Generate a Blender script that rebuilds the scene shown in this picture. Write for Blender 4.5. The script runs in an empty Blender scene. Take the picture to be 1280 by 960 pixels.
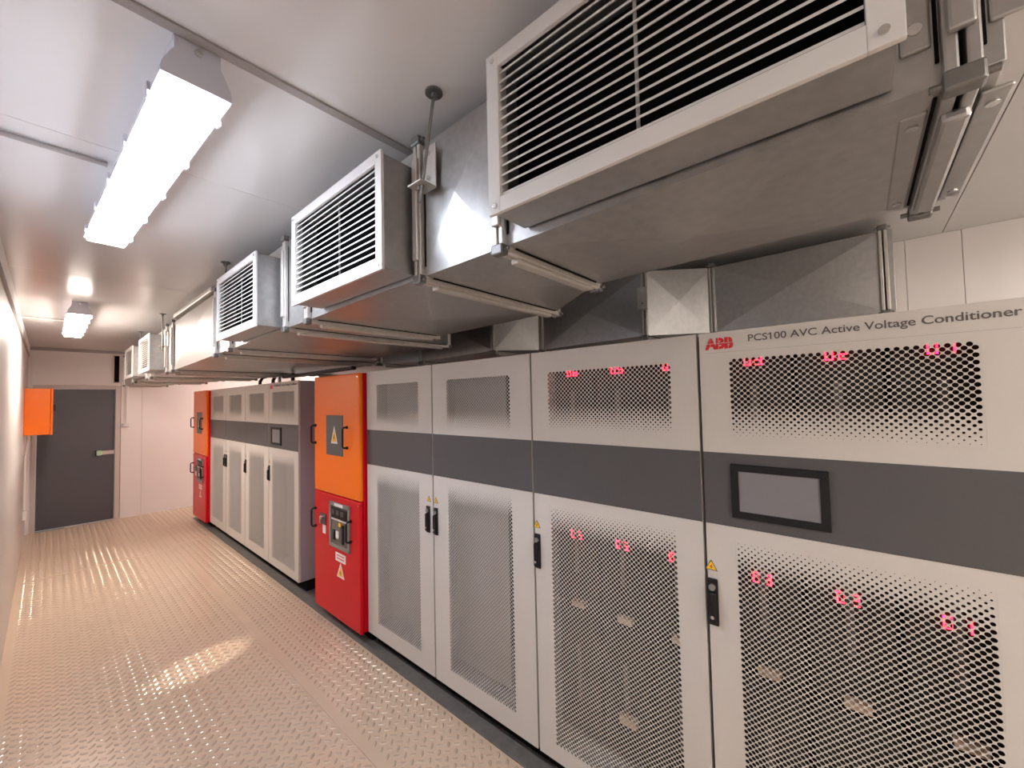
import bpy, bmesh, math, random
from mathutils import Vector, Matrix
random.seed(7)
SC = bpy.context.scene
COL = SC.collection
EYE = 1.82                                   # eye height above the floor; heights below marked Z() are measured from the eye
def Z(v): return v + EYE

# ------------------------------------------------------------------ camera
def make_camera():
    f, yaw, pitch, roll = 502.9, .85785, .03706, -.02118
    cy, sy, cp, sp = math.cos(yaw), math.sin(yaw), math.cos(pitch), math.sin(pitch)
    fwd = Vector((sy*cp, cy*cp, sp)); right = Vector((cy, -sy, 0)); up = right.cross(fwd)
    cr, sr = math.cos(roll), math.sin(roll)
    r = right*cr + up*sr; u = -right*sr + up*cr
    cam = bpy.data.cameras.new('camera'); cam.sensor_width = 36; cam.sensor_fit = 'HORIZONTAL'
    cam.lens = f/1280*36; cam.clip_start = .02; cam.clip_end = 100
    o = bpy.data.objects.new('camera', cam); COL.objects.link(o)
    m = Matrix((r, u, -fwd)).transposed().to_4x4(); m.translation = (0, 0, EYE)
    o.matrix_world = m; SC.camera = o
make_camera()

# ------------------------------------------------------------------ world, exposure, lamp strengths
w = bpy.data.worlds.new('world'); SC.world = w; w.use_nodes = True
w.node_tree.nodes['Background'].inputs[0].default_value = (1, .97, .94, 1)
w.node_tree.nodes['Background'].inputs[1].default_value = .3
SC.view_settings.view_transform = 'Standard'; SC.view_settings.look = 'None'
SC.view_settings.gamma = 1; SC.view_settings.use_curve_mapping = False
SC.view_settings.exposure = 0.0
COOL, WARM, LAMP = (.80, .87, 1.0), (1.0, .87, .77), 62.0

# ------------------------------------------------------------------ materials
def principled(name, col, rough=.5, metal=0., spec=.5):
    m = bpy.data.materials.new(name); m.use_nodes = True
    b = m.node_tree.nodes['Principled BSDF']
    b.inputs['Base Color'].default_value = (*col, 1); b.inputs['Roughness'].default_value = rough
    b.inputs['Metallic'].default_value = metal; b.inputs['Specular IOR Level'].default_value = spec
    return m
def noisy(m, scale, amt, bump=0., stretch=(1, 1, 1), rough_amt=0., voronoi=False):
    """soft variation of colour (and relief) by a noise in object space"""
    nt = m.node_tree; b = nt.nodes['Principled BSDF']
    tc = nt.nodes.new('ShaderNodeTexCoord'); mp = nt.nodes.new('ShaderNodeMapping')
    mp.inputs['Scale'].default_value = stretch
    nt.links.new(tc.outputs['Object'], mp.inputs[0])
    if voronoi:
        t = nt.nodes.new('ShaderNodeTexVoronoi'); t.inputs['Scale'].default_value = scale
        sep = nt.nodes.new('ShaderNodeSeparateColor'); nt.links.new(mp.outputs[0], t.inputs['Vector'])
        nt.links.new(t.outputs['Color'], sep.inputs[0]); fac = sep.outputs[0]
    else:
        t = nt.nodes.new('ShaderNodeTexNoise'); t.inputs['Scale'].default_value = scale; t.inputs['Detail'].default_value = 4
        nt.links.new(mp.outputs[0], t.inputs['Vector']); fac = t.outputs['Fac']
    c = b.inputs['Base Color'].default_value[:]
    rp = nt.nodes.new('ShaderNodeValToRGB')
    rp.color_ramp.elements[0].position = .25; rp.color_ramp.elements[1].position = .75
    rp.color_ramp.elements[0].color = (*[x*(1-amt) for x in c[:3]], 1)
    rp.color_ramp.elements[1].color = (*[min(1, x*(1+amt)) for x in c[:3]], 1)
    nt.links.new(fac, rp.inputs[0]); nt.links.new(rp.outputs[0], b.inputs['Base Color'])
    if rough_amt:
        mr = nt.nodes.new('ShaderNodeMapRange'); r = b.inputs['Roughness'].default_value
        mr.inputs['To Min'].default_value = r-rough_amt; mr.inputs['To Max'].default_value = r+rough_amt
        nt.links.new(fac, mr.inputs['Value']); nt.links.new(mr.outputs[0], b.inputs['Roughness'])
    if bump:
        bp = nt.nodes.new('ShaderNodeBump'); bp.inputs['Strength'].default_value = bump; bp.inputs['Distance'].default_value = .002
        nt.links.new(fac, bp.inputs['Height']); nt.links.new(bp.outputs[0], b.inputs['Normal'])
    return m
def emitter(name, col, s):
    m = principled(name, (.8, .8, .8), .4); b = m.node_tree.nodes['Principled BSDF']
    b.inputs['Emission Color'].default_value = (*col, 1); b.inputs['Emission Strength'].default_value = s
    return m

M = {}
M['wall'] = noisy(principled('wall_paint', (.80, .76, .74), .40), 1.3, .02)
M['ceiling'] = noisy(principled('ceiling_paint', (.715, .70, .695), .25), 1.1, .02)
M['trim'] = principled('trim_grey', (.34, .31, .30), .45)
M['floor'] = noisy(principled('floor_paint', (.61, .47, .355), .26), 2.5, .035, .03)
M['tread'] = noisy(principled('tread_worn', (.64, .51, .40), .19, .25), 30, .04)
M['cabinet'] = noisy(principled('cabinet_grey', (.585, .555, .52), .42), 60, .012, .02)
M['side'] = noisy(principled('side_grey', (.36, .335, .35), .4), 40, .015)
M['band'] = noisy(principled('dark_band', (.082, .080, .084), .42), 60, .03)
M['black'] = principled('black_plastic', (.010, .010, .011), .42, spec=.3)
M['void'] = principled('black_matt', (.006, .006, .006), .9, spec=.1)
M['darkstrip'] = noisy(principled('dark_strip', (.15, .14, .13), .6), 20, .2)
M['orange'] = noisy(principled('orange_paint', (.93, .175, .004), .34, spec=.35), 30, .015)
M['red'] = noisy(principled('red_paint', (.60, .002, .012), .30, spec=.22), 30, .015)
M['galv'] = noisy(principled('galvanised_steel', (.45, .445, .44), .38, .86), 38, .10, .025, rough_amt=.05)
M['galv_b'] = noisy(principled('galvanised_bright', (.62, .59, .55), .38, .7), 40, .07, .03, rough_amt=.05)
M['galv_d'] = noisy(principled('galvanised_dull', (.22, .215, .21), .4, .8), 40, .12, .03)
M['alu'] = principled('grille_paint', (.74, .72, .70), .35, .1)
M['slat'] = principled('slat_paint', (.70, .68, .66), .38, .1)
M['chrome'] = principled('steel_screw', (.7, .7, .7), .25, 1.)
M['screen'] = principled('screen_grey', (.20, .197, .215), .3)
M['yellow'] = principled('sticker_yellow', (.90, .50, .01), .45)
M['ink'] = principled('print_dark', (.10, .09, .09), .5)
M['logo'] = principled('print_red', (.62, .012, .02), .45)
M['white'] = principled('label_white', (.82, .80, .78), .45)
M['module'] = noisy(principled('module_dark', (.010, .009, .009), .5, spec=.25), 10, .2)
M['rail'] = principled('module_rail', (.10, .095, .095), .4, .5)
M['tan'] = principled('connector_tan', (.55, .40, .28), .55)
M['inner'] = noisy(principled('inner_sheet', (.34, .31, .285), .6), 5, .06)
M['door'] = noisy(principled('door_grey', (.088, .087, .100), .42), 90, .08, .05)
M['led'] = emitter('led_red', (1., .003, .022), 13.)
M['lens_cool'] = emitter('lamp_lens_cool', COOL, LAMP*.70)
M['lens_warm'] = emitter('lamp_lens_warm', WARM, LAMP*1.35)
M['lens_near'] = emitter('lamp_lens_near', (1.0, .92, .82), LAMP*1.12)
M['fixture'] = principled('fixture_grey', (.62, .62, .70), .4)
M['glassy'] = principled('breaker_cover', (.10, .095, .09), .2)
M['breaker'] = principled('breaker_grey', (.23, .22, .21), .45)
M['pale'] = principled('pale_plastic', (.78, .76, .72), .4)
M['green'] = principled('pale_green', (.45, .62, .40), .4)
M['frame'] = principled('door_frame_paint', (.58, .50, .47), .4)

# ------------------------------------------------------------------ mesh helpers
class MB:
    def __init__(s): s.v = []; s.f = []
    def add(s, vs, fs):
        n = len(s.v); s.v += [tuple(v) for v in vs]; s.f += [tuple(i+n for i in f) for f in fs]; return s
    def box(s, x0, x1, y0, y1, z0, z1, bev=0.):
        x0, x1 = sorted((x0, x1)); y0, y1 = sorted((y0, y1)); z0, z1 = sorted((z0, z1))
        if bev <= 0:
            v = [(x, y, z) for x in (x0, x1) for y in (y0, y1) for z in (z0, z1)]
            return s.add(v, [(0, 1, 3, 2), (4, 6, 7, 5), (0, 4, 5, 1), (2, 3, 7, 6), (0, 2, 6, 4), (1, 5, 7, 3)])
        bm = bmesh.new(); bmesh.ops.create_cube(bm, size=1)
        for v in bm.verts:
            v.co = ((x0+x1)/2+v.co.x*(x1-x0), (y0+y1)/2+v.co.y*(y1-y0), (z0+z1)/2+v.co.z*(z1-z0))
        bmesh.ops.bevel(bm, geom=bm.edges[:], offset=bev, segments=2, affect='EDGES', profile=.5)
        return s.bm(bm)
    def bm(s, bm):
        bm.verts.index_update()
        s.add([v.co[:] for v in bm.verts], [[v.index for v in f.verts] for f in bm.faces]); bm.free(); return s
    def tube(s, pts, r, n=8, cap=True):
        pts = [Vector(p) for p in pts]; base = len(s.v); prev = None
        for i, p in enumerate(pts):
            t = (pts[min(i+1, len(pts)-1)]-pts[max(i-1, 0)]).normalized()
            a = (prev - t*prev.dot(t)).normalized() if prev is not None else t.orthogonal().normalized()
            prev = a; b = t.cross(a)
            for k in range(n):
                th = 2*math.pi*k/n; s.v.append(tuple(p+(a*math.cos(th)+b*math.sin(th))*r))
        for i in range(len(pts)-1):
            for k in range(n):
                q = base+i*n; s.f.append((q+k, q+(k+1) % n, q+n+(k+1) % n, q+n+k))
        if cap:
            s.f.append(tuple(base+k for k in reversed(range(n)))); q = base+(len(pts)-1)*n
            s.f.append(tuple(q+k for k in range(n)))
        return s
    def prism(s, poly, a0, a1, axis='y'):
        """extrude a 2D outline: axis y -> outline in (x,z); axis x -> outline in (y,z); axis z -> (x,y)"""
        n = len(poly); g = {'y': lambda p, a: (p[0], a, p[1]), 'x': lambda p, a: (a, p[0], p[1]), 'z': lambda p, a: (p[0], p[1], a)}[axis]
        v = [g(p, a0) for p in poly]+[g(p, a1) for p in poly]
        return s.add(v, [tuple(range(n)), tuple(reversed(range(n, 2*n)))]+[(i, n+i, n+(i+1) % n, (i+1) % n) for i in range(n)])
    def mesh(s, name, mat, smooth=False):
        me = bpy.data.meshes.new(name); me.from_pydata(s.v, [], s.f)
        bm = bmesh.new(); bm.from_mesh(me); bmesh.ops.recalc_face_normals(bm, faces=bm.faces[:]); bm.to_mesh(me); bm.free()
        me.materials.append(mat)
        if smooth:
            for p in me.polygons: p.use_smooth = True
        return me
    def build(s, name, mat, parent=None, loc=(0, 0, 0), smooth=False):
        return link(name, s.mesh(name, mat, smooth), parent, loc)
def link(name, me, parent=None, loc=(0, 0, 0)):
    o = bpy.data.objects.new(name, me); COL.objects.link(o); o.location = loc
    if parent: o.parent = parent
    return o
def tag(o, label=None, cat=None, group=None, kind=None):
    for k, v in (('label', label), ('category', cat), ('group', group), ('kind', kind)):
        if v: o[k] = v
    return o
def empty(name, loc=(0, 0, 0), rz=0.):
    o = bpy.data.objects.new(name, None); COL.objects.link(o); o.location = loc; o.rotation_euler.z = rz
    o.empty_display_size = .1
    return o
def copy_tree(o, loc=None, parent=None):
    kids = [c for c in bpy.data.objects if c.parent is o]
    c = o.copy(); COL.objects.link(c)
    if parent: c.parent = parent
    if loc is not None: c.location = loc
    for k in kids: copy_tree(k, None, c)
    return c
def text_mesh(name, body, size, mat, sx=1., bold=0.):
    """flat lettering in local (x right, y up), as a mesh"""
    cu = bpy.data.curves.new(name, 'FONT'); cu.body = body; cu.size = size; cu.offset = bold; cu.extrude = .0006
    cu.resolution_u = 4
    t = bpy.data.objects.new(name, cu); COL.objects.link(t)
    dg = bpy.context.evaluated_depsgraph_get()
    me = bpy.data.meshes.new_from_object(t.evaluated_get(dg)); bpy.data.objects.remove(t); bpy.data.curves.remove(cu)
    for v in me.vertices: v.co.x *= sx
    me.name = name; me.materials.clear(); me.materials.append(mat)
    return me
def face_aisle(me, x, y, z, width=None):
    """turn lettering so that it reads on a plane that faces the aisle (-X): right = -Y, up = Z"""
    xs = [v.co.x for v in me.vertices]; lo, hi = min(xs), max(xs); k = (width/(hi-lo)) if width else 1.
    for v in me.vertices: v.co = Vector((x-v.co.z, y-(v.co.x-lo)*k, z+v.co.y))
    return me

# ------------------------------------------------------------------ the room
X0, X1, Y0, Y1, ZC = -.19, 3.425, -4.0, 9.25, Z(.92)
def struct(o): return tag(o, kind='structure')
# floor: tread plates with raised lozenges
floor = struct(MB().box(X0-.1, X1+.1, Y0-.1, Y1+.1, -.12, -.008).build('floor', M['darkstrip']))
def lozenges(x0, x1, y0, y1, z, p=.0615):
    m = MB(); L, W, H = .022, .0088, .0042
    def loz(cx, cy, a):
        c, s = math.cos(a), math.sin(a)
        pts = [(-L, 0), (-L*.5, -W), (L*.5, -W), (L, 0), (L*.5, W), (-L*.5, W)]
        top = [(-L*.72, 0), (-L*.4, -W*.5), (L*.4, -W*.5), (L*.72, 0), (L*.4, W*.5), (-L*.4, W*.5)]
        v = [(cx+a_*c-b_*s, cy+a_*s+b_*c, z) for a_, b_ in pts]+[(cx+a_*c-b_*s, cy+a_*s+b_*c, z+H) for a_, b_ in top]
        m.add(v, [(i, (i+1) % 6, 6+(i+1) % 6, 6+i) for i in range(6)]+[(6, 7, 8, 9, 10, 11)])
    j = math.ceil(y0/p)
    while j*p < y1-.02:
        i = math.ceil((x0+.01)/p)
        while i*p < x1-.02:
            if i*p > x0+.02 and j*p > y0+.02: loz(i*p, j*p, .80)
            if i*p+p/2 < x1-.02 and j*p+p/2 < y1-.02: loz(i*p+p/2, j*p+p/2, -.80)
            i += 1
        j += 1
    return m
plates = [(X0, 1.1, Y0, .9), (X0, 1.1, .9, 3.35), (X0, 1.1, 3.35, 6.72), (X0, 1.1, 6.72, Y1),
          (1.1, 1.568, Y0, 1.0), (1.1, 1.568, 1.0, 3.96), (1.1, 1.568, 3.96, 6.9), (1.1, 1.568, 6.9, Y1), (1.568, X1, 8.3, Y1)]
for a, b, c, d in plates:
    g = .0012
    p = MB().box(a+(g if a > 0 else 0), b-g, c+g, d-g, -.0075, 0, .0008).build('floor_plate', M['floor'], floor)
    if d > 1.0:
        t = lozenges(a, b, max(c, .55), d, -.0002).build('raised_tread', M['tread'], p); t['kind'] = 'stuff'
for (a, b, c, d) in ((1.570, 1.655, Y0, 8.28),):
    MB().box(a, b, c, d, -.0075, .004, .0015).build('edge_strip', M['darkstrip'], floor)

# ceiling panels
ceil = struct(MB().box(X0-.1, X1+.1, Y0-.1, Y1+.1, ZC+.012, ZC+.12).build('ceiling', M['trim']))
ys = [Y0, -2.4, -.40, 1.985, 4.08, 6.17, 8.2, Y1]
for a, b in zip(ys[:-1], ys[1:]):
    MB().box(X0, X1, a+.0015, b-.0015, ZC, ZC+.0115, .001).build('ceiling_panel', M['ceiling'], ceil)
struct(MB().box(X0, X1, 1.206, 1.238, ZC-.007, ZC-.0004, .002).build('trim_1', M['trim']))

# walls
def wall(name, *b): return struct(MB().box(*b).build(name, M['wall']))
wl = wall('wall_left', X0-.12, X0-.012, Y0-.1, Y1+.1, 0, ZC)
for a, b in zip([Y0, -1.2, 1.2, 3.6, 6.0], [-1.2, 1.2, 3.6, 6.0, Y1]):
    MB().box(X0-.0115, X0, a+.0015, b-.0015, 0, ZC-.0005, .001).build('wall_panel', M['wall'], wl)
wr = wall('wall_right', X1+.012, X1+.12, Y0-.1, Y1+.1, 0, ZC)
y = Y0
while y < Y1-.01:
    b = min(y+.235, Y1)
    MB().box(X1, X1+.0115, y+.0012, b-.0012, 0, ZC-.0005, .0012).build('wall_panel', M['wall'], wr); y = b
wb = wall('wall_back', X0, X1, Y0-.1, Y0-.012, 0, ZC)
for a, b in zip([X0, 1., 2.2], [1., 2.2, X1]):
    MB().box(a+.0015, b-.0015, Y0-.0115, Y0, 0, ZC-.0005, .001).build('wall_panel', M['wall'], wb)
# far wall with its door
DX0, DX1, DZ = -.095, .737, Z(.297)
wf = struct(MB().box(DX1+.066, X1, Y1+.012, Y1+.12, 0, ZC).build('wall_far', M['trim']))
MB().box(X0, DX1+.066, Y1+.012, Y1+.12, DZ+.06, ZC).build('wall_core', M['trim'], wf)
for (a, b, c, d) in ((X0, DX0-.005, 0, DZ+.055), (X0, .80, DZ+.0555, ZC-.0005), (.803, 1.06, 0, ZC-.0005), (1.06, 2.2, 0, ZC-.0005), (2.2, X1, 0, ZC-.0005)):
    MB().box(a+.001, b-.001, Y1, Y1+.0115, c, d, .001).build('wall_panel', M['wall'], wf)
fr = MB()
fr.box(DX0-.045, DX0, Y1-.014, Y1+.08, 0, DZ+.06, .003); fr.box(DX1, DX1+.06, Y1-.014, Y1+.08, 0, DZ+.06, .003)
fr.box(DX0, DX1, Y1-.014, Y1+.08, DZ, DZ+.06, .003)
struct(fr.build('trim_2', M['frame']))
door = struct(MB().box(DX0+.004, DX1-.006, Y1+.01, Y1+.055, .018, DZ-.006, .003).build('door_1', M['door']))
MB().box(.575, .73, Y1-.018, Y1+.011, Z(-.755), Z(-.695), .004).build('latch_plate', M['frame'], door)
MB().box(.525, .585, Y1-.05, Y1+.011, Z(-.765), Z(-.685), .012).build('latch_knob', M['green'], door)
MB().box(.515, .527, Y1-.03, Y1+.011, Z(-.77), Z(-.68), .003).build('latch_lever', M['black'], door)
struct(MB().box(.2, DX1, Y1+.008, Y1+.075, 0, .012, .002).build('light_sliver', M['white']))  # white strip standing in for the light that shows under the door
struct(MB().box(X0, X1, Y1-.035, Y1-.001, ZC-.045, ZC-.002, .004).build('trim_4', M['trim']))       # trunking along the far wall
struct(MB().box(X0+.0005, X0+.016, Y0, Y1-.036, Z(.785), ZC-.002, .003).build('trim_5', M['wall']))     # cove along the left wall
struct(MB().box(X0+.0004, X0+.019, Y0, Y1-.036, Z(.775), Z(.784), .001).build('trim_6', M['trim']))
struct(MB().box(X0+.001, X0+.035, Y1-.036, Y1-.001, 0, Z(.774), .004).build('trim_7', M['wall']))    # corner post

# ------------------------------------------------------------------ perforated sheets (real holes, staggered, shrinking at one edge)
def perforated(W, H, fade_top, p=.01, R=.0066, nf=11, seg=12):
    """sheet in local y 0..-W, z 0..H at x = 0; every second lattice point a hole"""
    nx, nz = round(W/p), round(H/p); a, b = W/nx, H/nz
    V, Fc, idx = [], [], {}
    def vert(y, z, x=0.):
        k = (round(y*1e6), round(z*1e6), round(x*1e6))
        if k not in idx: idx[k] = len(V); V.append((x, -y, z))
        return idx[k]
    for i in range(nx+1):
        for j in range(nz+1):
            if (i+j) % 2: continue
            cy, cz = i*a, j*b
            if 0 < i < nx and 0 < j < nz:
                rows = (nz-1-j) if fade_top else (j-1)
                r = R if rows >= nf else .0012+(R-.0012)*(rows/nf)**.75
                cor = [(cy+a, cz), (cy, cz+b), (cy-a, cz), (cy, cz-b)]
                ci = [vert(*c) for c in cor]
                h = []; hb = []
                for k in range(seg):
                    t = 2*math.pi*k/seg
                    h.append(len(V)); V.append((0, -(cy+r*math.cos(t)), cz+r*math.sin(t)))
                for k in range(seg):
                    t = 2*math.pi*k/seg
                    hb.append(len(V)); V.append((.0016, -(cy+r*math.cos(t)), cz+r*math.sin(t)))
                q = seg//4
                for s in range(4):
                    c0, c1 = ci[s], ci[(s+1) % 4]; ks = [(s*q+t) % seg for t in range(q+1)]; mid = q//2
                    for t in range(q):
                        Fc.append((c0 if t < mid else c1, h[ks[t]], h[ks[t+1]]))
                    Fc.append((c0, h[ks[mid]], c1))
                for k in range(seg): Fc.append((h[k], h[(k+1) % seg], hb[(k+1) % seg], hb[k]))
            else:
                pts = [(cy+a, cz), (cy, cz+b), (cy-a, cz), (cy, cz-b)]
                pts = [(y_, z_) for y_, z_ in pts if -1e-6 <= y_ <= W+1e-6 and -1e-6 <= z_ <= H+1e-6]
                if len(pts) == 2: pts.append((cy, cz))
                Fc.append(tuple(vert(*t) for t in pts))
    me = bpy.data.meshes.new('perforated_panel'); me.from_pydata(V, [], Fc)
    me.materials.append(M['cabinet'])
    return me

# ------------------------------------------------------------------ cabinets. Local frame: x into the cabinet, y 0 .. -.8 along the row, z up
CW, CD, CB, CT = .80, .80, .10, Z(.228)
BZ0, BZ1 = Z(-.470), Z(-.210)
def warning_mesh(w):
    h = w*.87; m = MB(); o = [(-w/2, 0), (w/2, 0), (0, h)]
    c = Vector((0, h/3))
    def tri(k): return [tuple(c+(Vector(p)-c)*k) for p in o]
    def lay(poly, x): return [(x, -p[0], p[1]) for p in poly]
    edge = MB().prism([(-p[0], p[1]) for p in o], 0, -.001, 'x')
    inner = MB().prism([(-p[0], p[1]) for p in tri(.80)], -.0009, -.0014, 'x')
    bolt = [(.02, .52), (-.13, .30), (.0, .30), (-.05, .10), (.14, .36), (.01, .36), (.09, .52)]
    bo = MB().prism([(-a*w*.95, b_*h) for a, b_ in bolt], -.0013, -.0018, 'x')
    return edge.mesh('warning_sticker', M['ink']), inner.mesh('sticker_face', M['yellow']), bo.mesh('bolt_symbol', M['ink'])
STK = warning_mesh(.043)
def handle_part(root, yc, z0=Z(-.835), z1=Z(-.668)):
    h = MB().box(-.010, 0, yc-.017, yc+.017, z0, z1, .004)
    h.box(-.024, -.009, yc-.013, yc+.013, z0+.012, z1-.045, .005)
    o = h.build('door_handle', M['black'], root)
    m = MB().tube([(-.0095, yc, z1-.028), (-.020, yc, z1-.028)], .011, 12); m.build('handle_pivot', M['breaker'], o)
    m = MB().tube([(-.0235, yc, z0+.035), (-.027, yc, z0+.035)], .0065, 12); m.build('key_lock', M['chrome'], o)
def seven_seg(m, ch, y, z, w, h):
    t = w*.2
    segs = {'a': (0, w, h-t, h), 'b': (w-t, w, h/2, h), 'c': (w-t, w, 0, h/2), 'd': (0, w, 0, t), 'e': (0, t, 0, h/2), 'f': (0, t, h/2, h), 'g': (0, w, h/2-t/2, h/2+t/2)}
    on = {'0': 'abcdef', '1': 'bc', '2': 'abged', '3': 'abgcd', '4': 'fgbc', '5': 'afgcd', '6': 'afgedc', '7': 'abc'}[ch]
    for s in on:
        a, b, c, d = segs[s]; m.box(0, -.002, y-a, y-b, z+c+.0006, z+d-.0006)
PERF = {}
def make_cabinet(name, uw, inside, handle_y, display=False, digits=(), uz0=None, uz1=Z(.130), lz0=Z(-1.640), lz1=Z(-.515)):
    root = empty(name)
    b = MB()
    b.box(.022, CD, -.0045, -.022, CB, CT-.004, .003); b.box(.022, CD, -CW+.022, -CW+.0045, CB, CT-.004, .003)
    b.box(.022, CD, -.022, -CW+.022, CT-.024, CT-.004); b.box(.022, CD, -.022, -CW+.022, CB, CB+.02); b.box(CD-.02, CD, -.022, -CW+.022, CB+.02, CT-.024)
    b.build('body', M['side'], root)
    MB().box(.075, CD-.02, -.004, -CW+.004, 0.001, CB).build('plinth', M['void'], root)
    m0 = (CW-uw)/2; T = .018
    d = MB()
    for (a, b_, c, e) in ((.005, m0, CB+.004, CT), (CW-m0, CW-.005, CB+.004, CT), (m0, CW-m0, uz1, CT), (m0, CW-m0, lz1, uz0), (m0, CW-m0, CB+.004, lz0)):
        d.box(0, T, -a, -b_, c, e)
    dr = d.build('door', M['cabinet'], root)
    e = MB(); e.tube([(.002, -.007, CB+.004), (.002, -.007, CT)], .0025, 6)
    key = (uw, round(uz0, 3), round(lz1, 3))
    if key not in PERF: PERF[key] = (perforated(uw, uz1-uz0, False), perforated(uw, lz1-lz0, True, nf=11))
    link('perforated_panel', PERF[key][0], dr, (.0005, -m0, uz0)); link('perforated_panel', PERF[key][1], dr, (.0005, -m0, lz0))
    MB().box(-.0016, .0008, -.0052, -CW+.0052, BZ0, BZ1).build('dark_band', M['band'], dr)
    handle_part(root, handle_y)
    s = link('warning_sticker', STK[0], root, (-.0002, handle_y+(.004 if handle_y > -.4 else -.004), Z(-.640)))
    link('sticker_face', STK[1], s); link('bolt_symbol', STK[2], s)
    if display:
        y0, y1, z0, z1 = .096, .372, Z(-.434), Z(-.247)
        q = MB(); t = .024
        q.box(-.012, 0, -y0, -y1, z0, z0+t, .002); q.box(-.012, 0, -y0, -y1, z1-t, z1, .002)
        q.box(-.012, 0, -y0, -y0-t, z0+t, z1-t); q.box(-.012, 0, -y1, -y1+t, z0+t, z1-t)
        o = q.build('display_panel', M['black'], root)
        MB().box(-.0075, -.0025, -y0-t+.001, -y1+t-.001, z0+t-.001, z1-t+.001).build('screen', M['screen'], o)
        lg = face_aisle(text_mesh('logo', 'ABB', .052, M['logo'], 1.15, .0030), -.0008, -.026, Z(.168), .094)
        lo = link('logo', lg, root)
        sp = MB()                                             # the pale hairline cross that parts the letters
        sp.box(-.0016, -.0012, -.024, -.122, Z(.1855), Z(.1872))
        for yy in (.0435, .0715, .1035): sp.box(-.0016, -.0012, -yy, -yy-.0012, Z(.166), Z(.207))
        sp.build('logo_gap', M['cabinet'], lo)
        link('title_lettering', face_aisle(text_mesh('title_lettering', 'PCS100 AVC Active Voltage Conditioner', .033, M['ink'], 1.2, .0003), -.0008, -.167, Z(.184), .605), root)
        k = text_mesh('t', 'PCS', .033, M['ink']); k1 = text_mesh('t', 'PCS1', .033, M['ink']); ka = text_mesh('t', 'PCS100 AVC Active Voltage Conditioner', .033, M['ink'])
        ext = lambda me: (min(v.co.x for v in me.vertices), max(v.co.x for v in me.vertices), max(v.co.y for v in me.vertices))
        a0, a1, _ = ext(ka); e1, top = ext(k1)[1], ext(k1)[2]; sc = .605/(a1-a0); xr = -.167-(e1-a0)*sc
        zt_ = Z(.184)+top-.0007
        MB().prism([(xr+.0030, zt_), (xr+.0030, zt_-.0034), (xr+.0105, zt_-.0080), (xr+.0105, zt_-.0050)], -.0002, -.0014, 'x').build('title_flag', M['ink'], root)
        for me in (k, k1, ka): bpy.data.meshes.remove(me)
        MB().box(-.0006, .0004, -.03, -CW+.03, Z(.1525), Z(.1535)).build('seam', M['side'], dr)
    if inside == 'modules':
        MB().box(.40, .41, -.03, -CW+.03, CB+.03, CT-.03).build('back_plate', M['void'], root)
        for c in range(3):
            yc = -CW/2+(1-c)*.245
            for r, (z0, z1, zl) in enumerate(((Z(-.40), Z(.195), Z(.112)), (Z(-1.03), Z(-.43), Z(-.700)), (Z(-1.65), Z(-1.06), None))):
                q = MB(); q.box(.150, .38, yc-.113, yc+.113, z0, z1, .004)
                for k in range(5):
                    q.box(.146, .152, yc-.10, yc+.10, z0+.05+k*.022, z0+.058+k*.022)
                mo = q.build('power_module', M['module'], root)
                rl = MB().box(.140, .15, yc-.012, yc+.012, z0+.16, z1-.16, .003); rl.build('module_rail', M['rail'], mo)
                if r == 1: MB().box(.12, .150, yc-.045, yc+.025, z0+.0, z0+.028, .003).build('connector', M['tan'], mo)
                if r == 2 and c == 1: MB().box(.12, .150, yc-.05, yc+.03, z1-.42, z1-.38, .003).build('connector', M['tan'], mo)
                if zl is not None:
                    g = MB(); h = .038; w = .024
                    for n, ch in enumerate(digits[r][c]): seven_seg(g, ch, yc+.032-n*.036, zl-.004, w, h)
                    g.build('digit_display', M['led'], mo, (.145, 0, 0))
    else:
        q = MB(); q.box(.16, .165, -inside[0], -inside[1], CB+.06, CT-.06); q.build('inner_sheet', M['inner'], root)
        MB().box(.50, .51, -.03, -CW+.03, CB+.03, CT-.03).build('back_plate', M['module'], root)
        if inside[2]: MB().box(.135, .16, -.36, -.60, Z(-.135), Z(-.09), .003).build('terminal_block', M['tan'], root)
    return root
DA = (('03', '02', '01'), ('03', '02', '01')); DB = (('06', '05', '04'), ('06', '05', '04'))
XF = 1.6
upA, upC = Z(-.155), Z(-.180)
cabs = []
A = make_cabinet('control_cabinet', .60, 'modules', -.022, True, DA, upA)
tag(A, 'pale grey cabinet with red brand letters, long printed title and wide dark screen', 'cabinet'); A.location = (XF, .456, 0)
B = make_cabinet('control_cabinet', .60, 'modules', -.022, False, DB, upA)
tag(B, 'pale grey perforated cabinet with red digits but no screen, beside the titled one', 'cabinet'); B.location = (XF, 1.257, 0)
C = make_cabinet('control_cabinet', .52, (.03, .485, False), -.030, False, (), upC, lz0=Z(-1.615), lz1=Z(-.500))
tag(C, 'pale grey perforated cabinet, second from the nearer red and orange unit', 'cabinet'); C.location = (XF, 2.058, 0)
D = make_cabinet('control_cabinet', .52, (.03, .77, True), -CW+.047, False, (), upC, lz0=Z(-1.615), lz1=Z(-.500))
tag(D, 'pale grey perforated cabinet touching the nearer red and orange unit', 'cabinet'); D.location = (XF, 2.859, 0)
A2 = make_cabinet('control_cabinet', .60, (.03, .77, False), -.022, True, (), upA)
tag(A2, 'pale grey cabinet with small dark screen, end of the farther row, flank exposed', 'cabinet'); A2.location = (XF, 4.93, 0)
B2 = copy_tree(C, (XF, 5.731, 0)); tag(B2, 'narrow looking perforated cabinet next to the farther one with a screen', 'cabinet')
C2 = copy_tree(C, (XF, 6.532, 0)); tag(C2, 'perforated cabinet third along the farther row from its screen, handle on its far edge', 'cabinet')
D2 = copy_tree(D, (XF, 7.333, 0)); tag(D2, 'perforated cabinet against the farthest red and orange unit', 'cabinet')
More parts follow.
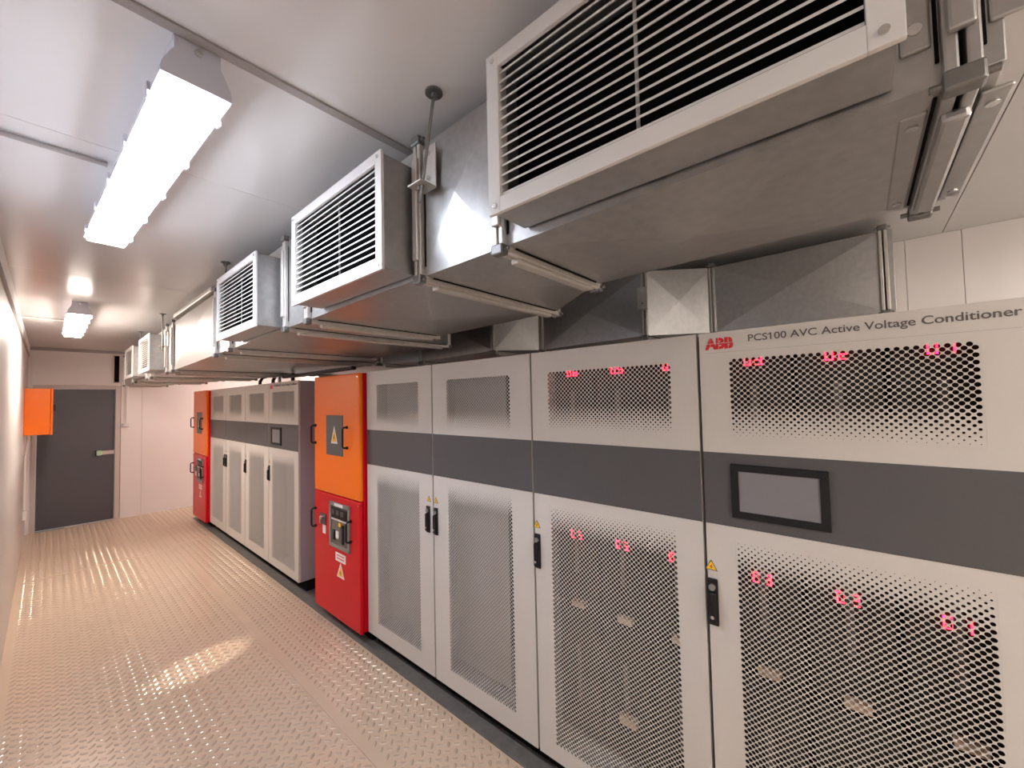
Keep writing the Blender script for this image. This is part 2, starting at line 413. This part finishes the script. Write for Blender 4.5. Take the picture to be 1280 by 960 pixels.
for o in (A, B, C, D, A2, B2, C2, D2): o['group'] = 'perforated cabinets in the two rows'

# red and orange switch cabinets
def bow_handle(root, y, z0, z1, x=0.):
    m = MB(); m.tube([(x+.004, y, z0), (x-.030, y, z0), (x-.040, y, z0+.012), (x-.040, y, z1-.012), (x-.030, y, z1), (x+.004, y, z1)], .0075, 8)
    m.tube([(x, y, z0), (x-.012, y, z0)], .012, 8); m.tube([(x, y, z1), (x-.012, y, z1)], .012, 8)
    m.build('pull_handle', M['black'], root, smooth=False)
def white_warning(root, y, z, w, h, x):
    o = MB().prism([(y-w/2, z), (y+w/2, z), (y, z+h)], x, x-.0012, 'x').build('warning_sticker', M['white'], root)
    c = (y, z+h/3)
    def k(s): return [(c[0]+(a-c[0])*s, c[1]+(b-c[1])*s) for a, b in ((y-w/2, z), (y+w/2, z), (y, z+h))]
    MB().prism(k(.68), x-.001, x-.0017, 'x').build('sticker_face', M['yellow'], o)
    bolt = [(.02, .50), (-.11, .30), (.0, .30), (-.04, .12), (.12, .35), (.01, .35), (.08, .50)]
    MB().prism([(y-a*w, z+b*h) for a, b in bolt], x-.0016, x-.0022, 'x').build('bolt_symbol', M['ink'], o)
def make_red():
    r = empty('switch_cabinet'); W = .79; zt, zs, zb = Z(.226), Z(-.755), Z(-1.735)
    MB().box(.030, .82, 0, -W, zb+.01, zt-.003, .004).build('body', M['red'], r)
    MB().box(.10, .80, -.02, -W+.02, .001, zb+.01).build('plinth', M['void'], r)
    up = MB().box(-.0, .030, -.001, -W+.001, zs+.003, zt, .010).build('upper_panel', M['orange'], r)
    lo = MB().box(-.0, .030, -.001, -W+.001, zb, zs-.003, .010).build('lower_panel', M['red'], r)
    for p, (a, b) in ((up, (zs, zt)), (lo, (zb, zs))):
        for yy in (.025, W-.025):
            for zz in (a+.03, b-.03): MB().tube([(.001, -yy, zz), (-.004, -yy, zz)], .006, 8).build('screw', M['chrome'], p)
    # window in the orange panel
    y0, y1, z0, z1 = -.240, -.530, Z(-.432), Z(-.104)
    wnd = MB().box(-.003, .001, y0, y1, z0, z1, .001).build('window_plate', M['band'], r)
    white_warning(wnd, -.385, Z(-.335), .115, .145, -.0032)
    bow_handle(r, -.035, Z(-.345), Z(-.195)); bow_handle(r, -.60, Z(-.357), Z(-.197))
    # breaker front in the red panel
    y0, y1, z0, z1 = -.300, -.640, Z(-1.170), Z(-.808)
    q = MB(); t = .028
    q.box(-.012, .001, y0, y1, z0, z0+t, .003); q.box(-.012, .001, y0, y1, z1-t, z1, .003); q.box(-.012, .001, y0, y0-t, z0, z1, .003); q.box(-.012, .001, y1+t, y1, z0, z1, .003)
    br = q.build('breaker_frame', M['breaker'], r)
    MB().box(-.005, .001, y0-t, y1+t, z0+t, z1-t).build('breaker_cover', M['glassy'], br)
    MB().box(-.010, -.004, y0-t-.01, y1+t+.01, z1-t-.095, z1-t-.015, .002).build('trip_unit', M['module'], br)
    MB().box(-.010, -.004, y0-t-.01, y1+t+.01, z1-t-.115, z1-t-.102, .002).build('trip_strip', M['frame'], br)
    for k in range(3): MB().box(-.012, -.009, y0-.05-k*.075, y0-.095-k*.075, z1-t-.07, z1-t-.03).build('trip_button', M['rail'], br)
    MB().box(-.014, -.004, y0-.06, y0-.10, z0+.06, z0+.14, .004).build('push_button', M['black'], br)
    MB().box(-.014, -.004, y0-.12, y0-.16, z0+.08, z0+.14, .004).build('push_button', M['pale'], br)
    MB().box(-.014, -.004, y0-.17, y0-.20, z0+.18, z0+.21, .003).build('indicator', M['yellow'], br)
    MB().box(-.016, -.004, y0-.215, y0-.245, z0+.05, z0+.20, .004).build('charging_lever', M['black'], br)
    MB().box(-.0145, -.0115, -.40, -.54, z1-.026, z1-.003).build('name_strip', M['white'], br)
    bow_handle(r, -.035, Z(-1.063), Z(-.912)); bow_handle(r, -.655, Z(-1.073), Z(-.917), -.003)
    lk = MB().box(-.008, .001, -.125, -.232, Z(-1.025), Z(-.935), .002).build('key_plate', M['rail'], r)
    MB().tube([(-.008, -.18, Z(-.965)), (-.028, -.18, Z(-.965))], .018, 12).build('key_switch', M['chrome'], lk)
    MB().box(-.034, -.026, -.173, -.187, Z(-1.01), Z(-.95), .002).build('key', M['chrome'], lk)
    MB().box(-.003, .001, -.165, -.22, Z(-1.10), Z(-1.03)).build('key_tag', M['white'], r)
    lb = MB().box(-.002, .001, -.395, -.56, Z(-1.272), Z(-1.205)).build('paper_label', M['white'], r)
    for k in range(2): MB().box(-.0026, -.0019, -.415, -.54, Z(-1.228-k*.024), Z(-1.220-k*.024)).build('print_line', M['logo'], lb)
    white_warning(r, -.478, Z(-1.395), .125, .118, -.0002)
    return r
red = make_red(); red.location = (1.55, 3.662, 0)
tag(red, 'orange over red switch cabinet with breaker, standing between the two grey rows', 'cabinet', 'orange and red switch cabinets')
red2 = copy_tree(red, (1.55, 8.14, 0)); tag(red2, 'orange over red switch cabinet at the far end near the back wall', 'cabinet', 'orange and red switch cabinets')

# ------------------------------------------------------------------ ducts
def zb(y): return Z(max(.346, .41-.0145*(y-.7)))
def zt(y): return Z(.842-.007*(y-.8))
MIR = 4.18
def section(root, y0, y1, r0, r1, mirror=False, mat='galv', flat_front=False):
    """one sheet-metal length: front face at X .8, back face running from r0 to r1, all four faces cross-broken"""
    fx = lambda x: MIR-x if mirror else x
    F = .80
    c = [(F, y0, zb(y0)), (r0, y0, zb(y0)), (r0, y0, zt(y0)), (F, y0, zt(y0)), (F, y1, zb(y1)), (r1, y1, zb(y1)), (r1, y1, zt(y1)), (F, y1, zt(y1))]
    m = MB(); v = [(fx(a), b, h) for a, b, h in c]; fs = []
    ctr = Vector((sum(p[0] for p in v)/8, (y0+y1)/2, (zb(y0)+zt(y0))/2))
    for q in ((0, 1, 5, 4), (1, 2, 6, 5), (2, 3, 7, 6), (3, 0, 4, 7)):
        p = [Vector(v[i]) for i in q]; mid = sum(p, Vector())/4; n = (p[1]-p[0]).cross(p[3]-p[0]).normalized()
        if n.dot(mid-ctr) < 0: n = -n
        if flat_front and q == (3, 0, 4, 7): n = n*0
        v.append(tuple(mid+n*(.020 if abs(y1-y0) > .5 else .012))); k = len(v)-1
        fs += [(q[i], q[(i+1) % 4], k) for i in range(4)]
    m.add(v, fs)
    return m.build('duct_section', M[mat], root)
def flange(root, y, r, mirror=False, strips=False):
    fx = lambda x: MIR-x if mirror else x
    F, e = .80, .026; b, t = zb(y), zt(y)
    m = MB()
    for s in (-1, 1):
        ya, yb = (y-.018, y-.003) if s < 0 else (y+.003, y+.018)
        m.box(fx(F-.002), fx(r+.002), ya, yb, b-e*.75, b+.004, .003); m.box(fx(F-.002), fx(r+.002), ya, yb, t-.004, t+e*.7, .003)
        m.box(fx(F-e*.75), fx(F+.004), ya, yb, b+.002, t-.002, .003); m.box(fx(r-.004), fx(r+e*.75), ya, yb, b+.002, t-.002, .003)
    gm = M['galv'] if strips else M['galv_b']
    fo = m.build('flange', gm, root)
    cl = MB(); cl.box(fx(F+.05), fx(r-.05), y-.016, y+.016, b-e-.008, b-e*.6, .006); cl.build('cleat', gm, fo)
    cl = MB(); cl.box(fx(F-e-.004), fx(F-e*.7), y-.0135, y+.0135, b+.05, t-.05, .004); cl.build('cleat', gm, fo)
    for cx, cz, dx, dz in ((F, b, -1, -1), (r, b, 1, -1), (F, t, -1, 1), (r, t, 1, 1)):
        k = MB(); a = fx(cx+dx*.012); zz = cz+dz*.012
        k.box(a-.014, a+.014, y-.020, y+.020, zz-.014, zz+.014, .004); k.tube([(a, y-.032, zz), (a, y+.032, zz)], .0055, 8)
        k.build('corner_bolt', M['galv_d'], fo)
    sl_ = MB()  # black strips put in as shade lines on both sides of the joint
    for s in (-1, 1):
        yy = y+s*.0215
        sl_.box(fx(F+.03), fx(r-.03), yy-.002, yy+.002, b-.004, b+.001); sl_.box(fx(F-.004), fx(F+.001), yy-.002, yy+.002, b+.03, t-.03)
    sl_.build('shade_line', M['void'], fo)
    if strips:
        for s in (-1, 1):
            q = MB(); yy = y+s*.042
            q.box(fx(F-.006), fx(F+.001), yy-.016, yy+.016, b+.055, t-.05, .003); q.build('stiffener', M['galv'], fo)
            q = MB(); q.box(fx(F+.06), fx(r-.03), yy-.016, yy+.016, b-.006, b+.001, .003); q.build('stiffener', M['galv'], fo)
            for u in (b+.085, t-.10): MB().tube([(fx(F-.005), yy, u), (fx(F-.010), yy, u)], .008, 10).build('rivet', M['chrome'], fo)
            for u in (F+.09, r-.07): MB().tube([(fx(u), yy, b-.005), (fx(u), yy, b-.010)], .008, 10).build('rivet', M['chrome'], fo)
SEG = [(-.12, .715, 1.30, 1.30), (.715, 1.07, 1.30, 1.56), (1.07, 1.935, 1.56, 1.56), (1.935, 2.20, 1.56, 1.85), (2.20, 3.15, 1.85, 1.85), (3.15, 3.5, 1.85, 2.06),
       (3.5, 5.0, 2.06, 2.06), (5.0, 5.3, 2.06, 1.85), (5.3, 6.22, 1.85, 1.85), (6.22, 6.56, 1.85, 1.56), (6.56, 7.46, 1.56, 1.56), (7.46, 7.8, 1.56, 1.30), (7.8, 8.75, 1.30, 1.30)]
def duct(label, mirror, segs):
    root = empty('air_duct', (0, 0, 0)); tag(root, label, 'duct')
    for i, (a, b, r0, r1) in enumerate(segs):
        section(root, a+.003, b-.003, r0, r1, mirror, flat_front=(i in (0, 2, 4, 8, 10)))
        flange(root, a, r0, mirror, strips=(i == 0 and not mirror))
    a, b, r0, r1 = segs[-1]; flange(root, b, r1, mirror)
    fx = lambda x: MIR-x if mirror else x
    y = segs[0][0]
    MB().box(fx(.80), fx(segs[0][2]), y-.040, y-.0185, zb(y), zt(y), .002).build('end_cap', M['galv'], root)
    MB().box(fx(.80), fx(r1), b+.0185, b+.04, zb(b), zt(b), .002).build('end_cap', M['galv'], root)
    return root
D1 = duct('long galvanised sheet steel duct hung under the ceiling over the aisle side, carrying grilles', False, SEG)
D2r = duct('galvanised duct stepping along behind it above the backs of the pale grey cabinets', True, SEG[:7])
q = MB(); q.box(.83, 2.05, 3.62, 4.9, zt(4.2)+.006, ZC-.002, .003); q.build('roof_collar', M['galv'], D1)
q = MB(); q.box(.775, .828, 3.58, 4.92, zt(4.2)+.020, zt(4.2)+.055, .006); q.build('top_rail', M['galv_b'], D1)

# louvre grilles on collars in front of the duct
def make_grille(W=.70, H=.38):
    """local: face at x 0 looking to -x, y 0 .. -W, z 0 .. H; collar reaches x = .128"""
    r = empty('louvre_grille'); f = .036
    c = MB(); t = .003; x0, x1 = .010, .124; i = .008
    c.box(x0, x1, -i, -i-t, i, H-i); c.box(x0, x1, -W+i+t, -W+i, i, H-i); c.box(x0, x1, -i, -W+i, i, i+t); c.box(x0, x1, -i, -W+i, H-i-t, H-i)
    c.build('collar', M['galv'], r)
    MB().box(.100, .106, -i-t, -W+i+t, i+t, H-i-t).build('backing', M['void'], r)
    fm = MB()
    for a in (((0, -f), (0, H)), ((-W+f, -W), (0, H)), ((-f, -W+f), (0, f)), ((-f, -W+f), (H-f, H))):
        fm.box(0, .010, a[0][0], a[0][1], a[1][0], a[1][1], .0012)
    fm.box(.006, .03, -f+.003, -f, f-.003, H-f+.003); fm.box(.006, .03, -W+f, -W+f-.003, f-.003, H-f+.003)
    fm.build('frame', M['alu'], r)
    n = 14; pz = (H-2*f)/n; a = math.radians(40); L = .019; h = .0050
    sm = MB(); c_, s_ = math.cos(a), math.sin(a)
    poly = [(0, 0), (L*c_, L*s_), (L*c_-.001, L*s_+.0015), (.004, .0066), (.0016, h), (0, h)]
    sm.prism(poly, -f-.001, -W+f+.001, 'y'); me = sm.mesh('slat', M['slat'])
    for k in range(n): link('slat', me, r, (.006, 0, f+pz*(k+.18)))
    MB().box(.036, .040, -W/2+.003, -W/2-.003, f, H-f).build('mullion', M['slat'], r)
    for yy in (.02, W-.02):
        for zz in (.018, H-.018): MB().tube([(.001, -yy, zz), (-.003, -yy, zz)], .006, 10).build('screw', M['chrome'], r)
    return r
gl = ['large near grille with wide black gaps between its louvres',
      'second louvre grille, pale framed, hanging beside the nearest ceiling rod',
      'third louvre grille, its pale flank lit, before the long plain duct length',
      'fourth louvre grille beyond the plain duct length with a grey flank',
      'farthest and smallest louvre grille next to the back wall']
gp = [(.640, .427), (1.800, .410), (2.955, .388), (6.150, .370), (7.370, .368)]
g0 = make_grille()
for i, ((y, z), lb) in enumerate(zip(gp, gl)):
    g = g0 if i == 0 else copy_tree(g0)
    g.location = (.670, y, Z(z)); tag(g, lb, 'grille', 'louvre grilles along the duct')

# hanger rods
def hanger(x, y, zbot, label, side=-1, tilt=0.):
    r = empty('hanger_rod', (x, y, 0))
    MB().tube([(0, 0, ZC-.001), (0, 0, ZC-.007)], .026, 20).build('ceiling_disc', M['galv_d'], r)
    MB().tube([(0, 0, ZC-.006), (0, 0, ZC-.022)], .010, 6).build('nut', M['galv_d'], r)
    MB().tube([(0, 0, ZC-.006), (0, tilt, zbot-.055)], .0048, 8).build('rod', M['galv_d'], r)
    b = MB(); ex = .80-.005-x if side < 0 else (MIR-.80)-x
    xb = .040 if side < 0 else -.040
    b.box(-.022, xb, tilt-.032, tilt+.032, zbot-.005, zbot, .001); b.box(xb-.003, xb+.001, tilt-.032, tilt+.032, zbot, zbot+.14, .001)
    b.build('bracket', M['galv_b'], r)
    MB().tube([(0, tilt, zbot-.006), (0, tilt, zbot-.018)], .009, 6).build('nut', M['galv_d'], r)
    for zz in (.035, .115): MB().tube([(xb-.003, tilt, zbot+zz), (xb-.010, tilt, zbot+zz)], .007, 8).build('bolt', M['chrome'], r)
    tag(r, label, 'rod', 'ceiling hanger rods')
hanger(.742, .925, Z(.665), 'threaded rod with dark round ceiling plate between the two nearest grilles', tilt=.075)
hanger(.742, 3.06, Z(.64), 'threaded rod whose plate peeps out above the third grille')
hanger(.742, 5.215, Z(.60), 'thin rod and bracket at the near flank of the fourth grille')
hanger(.742, 6.632, Z(.60), 'thinnest rod above the farthest louvre grille')
hanger(2.535, 1.035, Z(.56), 'thin rod hanging before the rear duct above the second nearest cabinet', side=1)

# ------------------------------------------------------------------ lamps (each lens is the lamp's own light)
def make_lamp(name, lens, L=1.52, drop=.015):
    r = empty(name)
    prof = [(-.048, 0), (-.048, -.038), (-.055, -.050), (-.070, -.082), (-.074, -.100), (-.074, -.112), (.074, -.112), (.074, -.100), (.070, -.082), (.055, -.050), (.048, -.038), (.048, 0)]
    MB().prism(prof, -L/2, L/2, 'y').build('housing', M['fixture'], r)
    MB().prism([(-.066, -.1115), (.066, -.1115), (.0635, -.112-drop), (-.0635, -.112-drop)], -L/2+.018, L/2-.018, 'y').build('lens', lens, r)
    for s in (-1, 1):
        for k in range(5):
            yy = -L/2+.12+k*(L-.24)/4
            MB().box(s*.073, s*.081, yy-.012, yy+.012, -.122, -.086, .002).build('clip', M['fixture'], r)
        MB().tube([(0, s*L/2, -.025), (0, s*(L/2+.006), -.025)], .009, 10).build('end_screw', M['chrome'], r)
    return r
l1 = make_lamp('ceiling_lamp', M['lens_cool']); l1.location = (.208, 2.0, ZC); l1.rotation_euler.z = .042
tag(l1, 'long lit fluorescent batten nearest the viewer, bluish white', 'lamp', 'fluorescent ceiling battens')
l2 = make_lamp('ceiling_lamp', M['lens_warm'], drop=.021); l2.location = (.175, 5.82, ZC)
tag(l2, 'lit fluorescent batten near the grey door, short looking and far', 'lamp', 'fluorescent ceiling battens')
for (x, y), lb in (((.21, -1.9), 'lit fluorescent batten behind the viewer over the aisle'), ((2.3, -1.9), 'lit fluorescent batten behind the viewer beyond the cabinet row')):
    l = make_lamp('ceiling_lamp', M['lens_near']); l.location = (x, y, ZC); tag(l, lb, 'lamp', 'fluorescent ceiling battens')

l = copy_tree(l2, (2.75, 7.7, ZC)); tag(l, 'lit fluorescent batten hidden beyond the duct over the back of the farther row', 'lamp', 'fluorescent ceiling battens')
# ------------------------------------------------------------------ small things
def tube_thing(name, pts, r, mat, label, cat, n=8, group=None):
    return tag(MB().tube(pts, r, n).build(name, M[mat]), label, cat, group)
tube_thing('conduit', [(X0+.02, 2.1, ZC-.011), (.135, 2.1, ZC-.011)], .009, 'trim', 'thin pale conduit across the ceiling feeding the nearest lamp', 'conduit')
tube_thing('conduit', [(X0+.02, 6.2, ZC-.011), (.10, 6.2, ZC-.011)], .009, 'pale', 'thin conduit across the ceiling feeding the far lamp', 'conduit')
ob = empty('wall_box', (X0, 8.0, 0)); tag(ob, 'orange steel enclosure fixed on the left wall before the grey door', 'enclosure')
ob['label'] = 'orange steel enclosure fixed high on the wall before the grey door'
MB().box(.0005, .222, 0, .48, Z(-.335), Z(.262), .006).build('body', M['orange'], ob)
MB().box(.2235, .245, -.004, .484, Z(-.340), Z(.267), .005).build('door', M['orange'], ob)
MB().box(.2445, .268, .02, .05, Z(-.03), Z(.05), .004).build('latch', M['black'], ob)
tube_thing('cable', [(X0+.03, 8.25, Z(-.336)), (X0+.03, 8.25, Z(-.42)), (X0+.026, 8.3, Z(-.52)), (X0+.012, 8.36, Z(-.62)), (X0+.012, 8.36, Z(-1.34))], .010, 'pale', 'pale cable dropping from the orange enclosure to a socket', 'cable')
sk = tag(MB().box(X0+.0004, X0+.035, 8.31, 8.42, Z(-1.45), Z(-1.345), .004).build('wall_socket', M['pale']), 'small white socket low on the wall beside the grey door', 'socket')
MB().box(X0+.0345, X0+.040, 8.325, 8.405, Z(-1.43), Z(-1.365), .002).build('cover_plate', M['white'], sk)
sw = tag(MB().box(.815, .905, Y1-.040, Y1-.0004, Z(-.325), Z(-.262), .004).build('wall_switch', M['pale']), 'small white switch box to the side of the grey door', 'switch')
MB().box(.815, .850, Y1-.075, Y1-.040, Z(-.315), Z(-.270), .006).build('switch_knob', M['fixture'], sw)
tag(MB().box(.862, .884, Y1-.020, Y1-.0004, Z(-.262), ZC-.046, .002).build('cable_trunking', M['wall']), 'slim vertical trunking running from the ceiling down to the switch box', 'trunking')
sl = empty('wall_vent', (.745, Y1, 0)); tag(sl, 'narrow upright dark slot high in the back wall above the door', 'vent')
MB().box(-.032, .032, -.006, -.0005, Z(.41), Z(.845)).build('backing', M['void'], sl)
q = MB(); q.box(-.045, -.030, -.022, -.0005, Z(.395), Z(.86), .002); q.box(.030, .045, -.022, -.0005, Z(.395), Z(.86), .002); q.box(-.030, .030, -.022, -.0005, Z(.395), Z(.41), .002); q.box(-.030, .030, -.022, -.0005, Z(.845), Z(.86), .002)
q.build('frame', M['frame'], sl)
def arc(x, y, h, dx, dy): return [(x, y, CT+.001), (x, y, CT+h*.5), (x+dx*.25, y+dy*.25, CT+h*.85), (x+dx, y+dy, CT+h), (x+dx*2.5, y+dy*2.5, CT+h)]
tube_thing('cable', arc(1.95, 6.35, .17, .10, -.12), .022, 'black', 'thick black cable rising and bending over the farther row, farthest one', 'cable')
tube_thing('cable', arc(1.95, 5.85, .17, .10, -.12), .022, 'black', 'thick black cable bending over the farther row next to the farthest one', 'cable')
tube_thing('conduit', [(1.75, 5.05, CT-.004), (1.75, 5.05, zb(5.05)-.03)], .018, 'trim', 'upright grey conduit above the join beside the farther screen cabinet', 'conduit')
tube_thing('conduit', [(1.80, 4.80, CT-.004), (1.80, 4.80, zb(4.8)-.012)], .020, 'black', 'upright black conduit on top of the farther screen cabinet', 'conduit')
tag(MB().box(1.66, 1.70, 3.2, 4.72, CT+.045, CT+.075, .004).build('cable_tray', M['black']), 'black tray bar lying above the gap beside the orange and red cabinet', 'tray')
bl = empty('streak_lamp', (X1, 4.27, 1.95)); tag(bl, 'small unseen lamp added behind the cabinets, shining through the gap to streak the floor', 'lamp')  # unseen lamp added for the floor streak, its narrow cone shaped to fit
MB().box(-.05, -.0005, -.15, .15, -.07, .07, .01).build('base', M['fixture'], bl)
sp = bpy.data.lights.new('streak_light', 'SPOT'); sp.energy = 400; sp.color = (1., .84, .68); sp.spot_size = math.radians(7.2); sp.spot_blend = .6; sp.shadow_soft_size = .03
so = bpy.data.objects.new('streak_light', sp); COL.objects.link(so); so.parent = bl; so.location = (-.09, 0, 0)
so.rotation_euler = (Vector((.78, 3.61, 0))-Vector((X1-.09, 4.27, 1.95))).to_track_quat('-Z', 'Y').to_euler()
